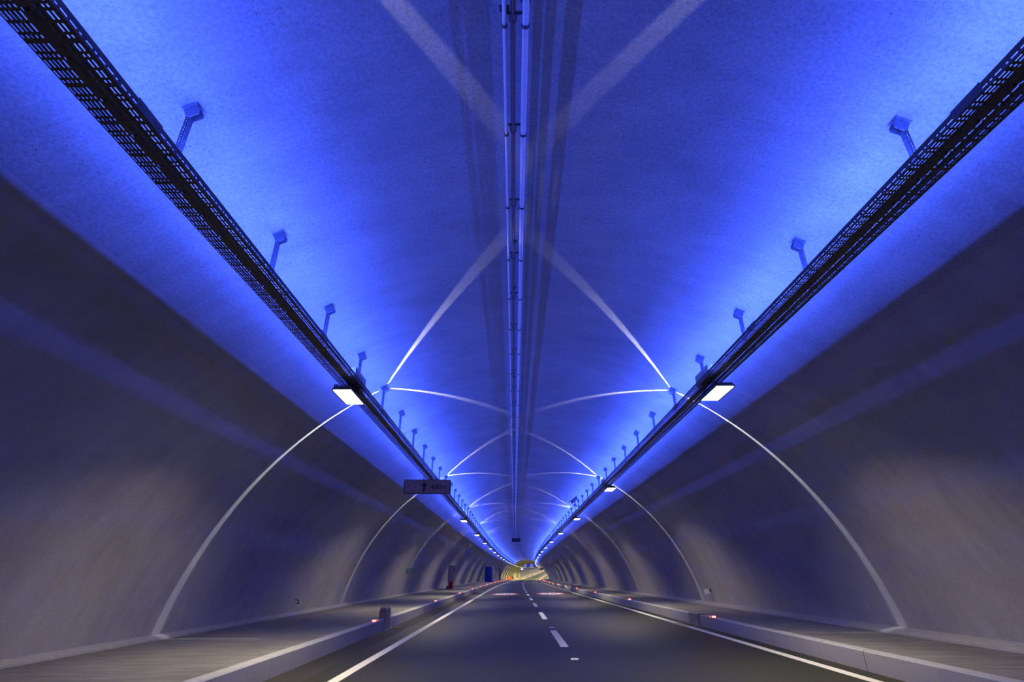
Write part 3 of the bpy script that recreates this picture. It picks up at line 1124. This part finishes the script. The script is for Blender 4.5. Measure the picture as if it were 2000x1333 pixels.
M2 = Matrix.Rotation(R(50), 4, 'Z')
MB().box(-0.10, 0.10, -0.006, 0.0, -0.09, 0.09, Matrix.Translation((0, -0.17, 0)) @ Matrix.Rotation(R(62), 4, 'Z')).build('plate', M_WHITE, e)
text('plate_number', '16', 0.12, e, (-0.012, -0.182, -0.04), (R(90), 0, R(62)), M_SIGNB, 0.001)
MB().box(-0.012, 0.012, -0.10, 0.02, -0.05, 0.05).build('bracket', M_CLIP, e)
e = on_wall('wall_hook', 18.2, -0.72 + EYE, -1)
tag(e, 'small dark bent hook sticking out low on the left wall', 'hook')
MB().cyl((0, 0.01, 0.02), (0.0, -0.12, 0.03), 0.012, 8).cyl((0, -0.12, 0.03), (-0.02, -0.14, -0.03), 0.016, 8).build('hook_rod', M_SIGNF, e)
MB().cyl((-0.03, -0.14, -0.07), (-0.015, -0.14, -0.02), 0.026, 8).build('hook_tip', M_SIGNF, e)

# ------------------------------------------------------------------ emergency cabinets and booth on the left walkway
def cabinet(Y, X, label, h=1.95):
    rt = empty('emergency_cabinet', P(X, Y, 0.228), (0, 0, heading(Y)))
    tag(rt, label, 'cabinet', 'emergency cabinets on the left walkway')
    MB().box(-0.19, 0.19, -0.25, 0.25, 0, 0.62).build('red_pedestal', M_CABR, rt)
    MB().box(-0.27, 0.25, -0.33, 0.33, 0.60, h - 0.05).build('cabinet_body', M_CAB, rt)
    MB().prism([(-0.30, h - 0.05), (0.29, h - 0.05), (0.27, h), (-0.26, h)], 'y', -0.36, 0.36).build('roof_cap', M_SIGNF, rt)
    MB().box(0.25, 0.275, -0.29, 0.29, 0.66, h - 0.55).build('door', M_ORNG, rt)
    MB().box(0.25, 0.30, -0.27, 0.27, h - 0.52, h - 0.12).build('dark_window', M_SIGNB, rt)
    MB().box(-0.22, 0.20, -0.34, -0.33, 0.66, h - 0.12).build('side_panel', M_CAB, rt)
    MB().cyl((-0.30, -0.1, 0.12), (-0.30, 0.1, 0.12), 0.11, 16).build('hose_coil', M_CLIP, rt)
    return rt
cabinet(52.5, -5.9, 'grey emergency cabinet on a red pedestal, the closest on the left walkway')
cabinet(116.0, -5.4, 'dark slim emergency cabinet just behind the blue booth', 2.6)
cabinet(148.0, -5.6, 'farthest emergency cabinet on the left walkway, small with a red foot', 2.7)
rt = empty('blue_booth', P(-5.20, 103, 0.228), (0, 0, heading(103)))
tag(rt, 'tall dark blue booth standing on the left walkway', 'booth')
MB().box(-0.72, 0.66, -0.8, 0.8, 0, 2.52).build('booth_body', M_BLUEC, rt)
MB().prism([(-0.74, 2.52), (0.70, 2.52), (0.58, 2.66), (-0.62, 2.66)], 'y', -0.84, 0.84).build('booth_roof', M_BLUER, rt)
MB().box(0.56, 0.685, -0.84, -0.80, 0.02, 2.52).build('corner_post', M_BLUER, rt)
MB().box(-0.55, 0.36, -0.825, -0.80, 0.15, 2.3).build('booth_door', M_BLUEC, rt)
MB().box(0.24, 0.30, -0.85, -0.82, 1.15, 1.35).build('door_handle', M_CLIP, rt)

# orange barrier with a chevron at the start of the lit stretch
rt = empty('barrier', P(-4.75, 180, 0.22), (0, 0, heading(180)))
tag(rt, 'orange traffic barrier with a white chevron at the end of the left walkway', 'barrier')
MB().prism([(-0.75, 0.0), (0.75, 0.0), (0.62, 0.85), (-0.62, 0.85)], 'y', -0.25, 0.25).build('barrier_body', M_ORNG, rt)
MB().prism([(-0.15, 0.2), (0.0, 0.2), (0.2, 0.45), (0.0, 0.7), (-0.15, 0.7), (0.05, 0.45)], 'y', -0.27, -0.25).build('chevron', M_PAINT, rt)
rt = empty('barrel', P(-4.0, 186, 0.22))
tag(rt, 'dark red barrel beside the orange barrier', 'barrel')
MB().cyl((0, 0, 0), (0, 0, 0.75), 0.42, 20, 0.34).build('barrel_body', M_CABR, rt)
MB().cyl((0, 0, 0.32), (0, 0, 0.46), 0.40, 20, 0.385).build('barrel_band', M_PAINT, rt)

# ================================================================== YELLOW-LIT STRETCH
# pilasters on the left wall
for i, (Y, w) in enumerate(((238, 0.9), (246, 1.1), (255, 1.1), (262, 0.7))):
    pz = [0.22 + 3.0 * t / 8 for t in range(9)]
    o = MB().prism([(-5.75 + 5.0, pz[0] - 0.2), (-5.75 + 5.0, pz[-1] - 0.2)] + [(wall_x(max(z, 0.5), -1) + 0.04 + 5.0, z - 0.2) for z in pz[::-1]], 'y', -w / 2, w / 2).build('pilaster', M_PILA, None, loc=P(-5.0, Y, 0.20), rot=(0, 0, heading(Y)))
    tag(o, 'tall yellow-lit concrete pilaster on the left wall, the %s of four' % ORD[i], 'pilaster', 'pilasters at the yellow-lit recess', 'structure')
# dim green sign between
e = on_wall('evacuation_sign', 214, 1.35 + EYE + 0.0, -1)
tag(e, 'tiny green escape sign on the yellow-lit wall before the pilasters', 'sign')
MB().box(-1.6, 1.6, -0.05, 0, -0.28, 0.28).build('panel', M_GREEN, e)
# white light box sign
rt = empty('light_box_sign', P(-5.2, 268, 2.35 + EYE), (0, 0, heading(268)))
tag(rt, 'glowing white box sign under the left row of lamps beyond the pilasters', 'sign')
MB().box(-0.8, 0.8, -0.15, 0.15, -0.30, 0.30).build('sign_box', M_HOUSE, rt)
MB().box(-0.75, 0.75, -0.17, -0.15, -0.26, 0.26).build('lit_face', M_WHT, rt)
MB().cyl((0.2, -0.18, 0.1), (0.2, -0.17, 0.1), 0.08, 12).build('symbol', M_SIGNB, rt)
# jet fans
def fan(X, word):
    Y = 256
    rt = empty('jet_fan', P(X, Y, 3.72 + EYE), (0, 0, heading(Y)))
    tag(rt, 'round dark jet fan hung under the roof far ahead, the %s of the pair' % word, 'fan', 'jet fans')
    Mx = Matrix.Rotation(R(90), 4, 'X')
    MB().ring((0, 0, 0), 0.74, 0.86, -1.3, 1.3, 32, Mx).build('fan_casing', M_FAN, rt, False)
    mb = MB()
    for i in range(8):
        a = R(i * 45)
        M3 = Matrix.Rotation(a, 4, 'Y') @ Matrix.Rotation(R(35), 4, 'Z')
        mb.box(-0.10, 0.10, -0.01, 0.01, 0.18, 0.74, M3)
    mb.build('blades', M_FAN, rt)
    MB().cyl((0, -0.35, 0), (0, 0.35, 0), 0.26, 20).build('hub', M_FAN, rt)
    MB().box(-0.9, 0.9, 1.0, 1.15, 0.75, 0.95).build('mounting_beam', M_FAN, rt)
    for sx in (-0.6, 0.6):
        MB().cyl((sx, 0, 0.6), (sx, 0, 1.25), 0.04, 8).build('support_rod', M_FAN, rt)
fan(-1.25, 'left one')
fan(1.65, 'right one')
# hidden-side yellow floodlights over the lit stretch
def flood(X, Y, Z, side, lab):
    rt = empty('floodlight', P(X, Y, Z), (0, 0, heading(Y)))
    tag(rt, lab, 'floodlight', 'yellow floodlights over the lit stretch')
    MB().box(-0.2, 0.2, -0.25, 0.25, 0, 0.10).build('flood_housing', M_HOUSE, rt)
    MB().box(-0.18, 0.18, -0.23, 0.23, -0.01, 0.0).build('flood_glass', M_LENSF, rt)
    area('flood_lamp', P(X, Y, Z - 0.02), (0, R(-25 * side * -1), 0), 0.36, 0.46, 900, (1.0, 0.86, 0.22), 160)
for i, Y in enumerate((200, 215, 230, 245)):
    flood(-3.4, Y, 3.0 + EYE, -1, 'yellow floodlight under the left tray before the pilasters, the %s of four' % ORD[i])
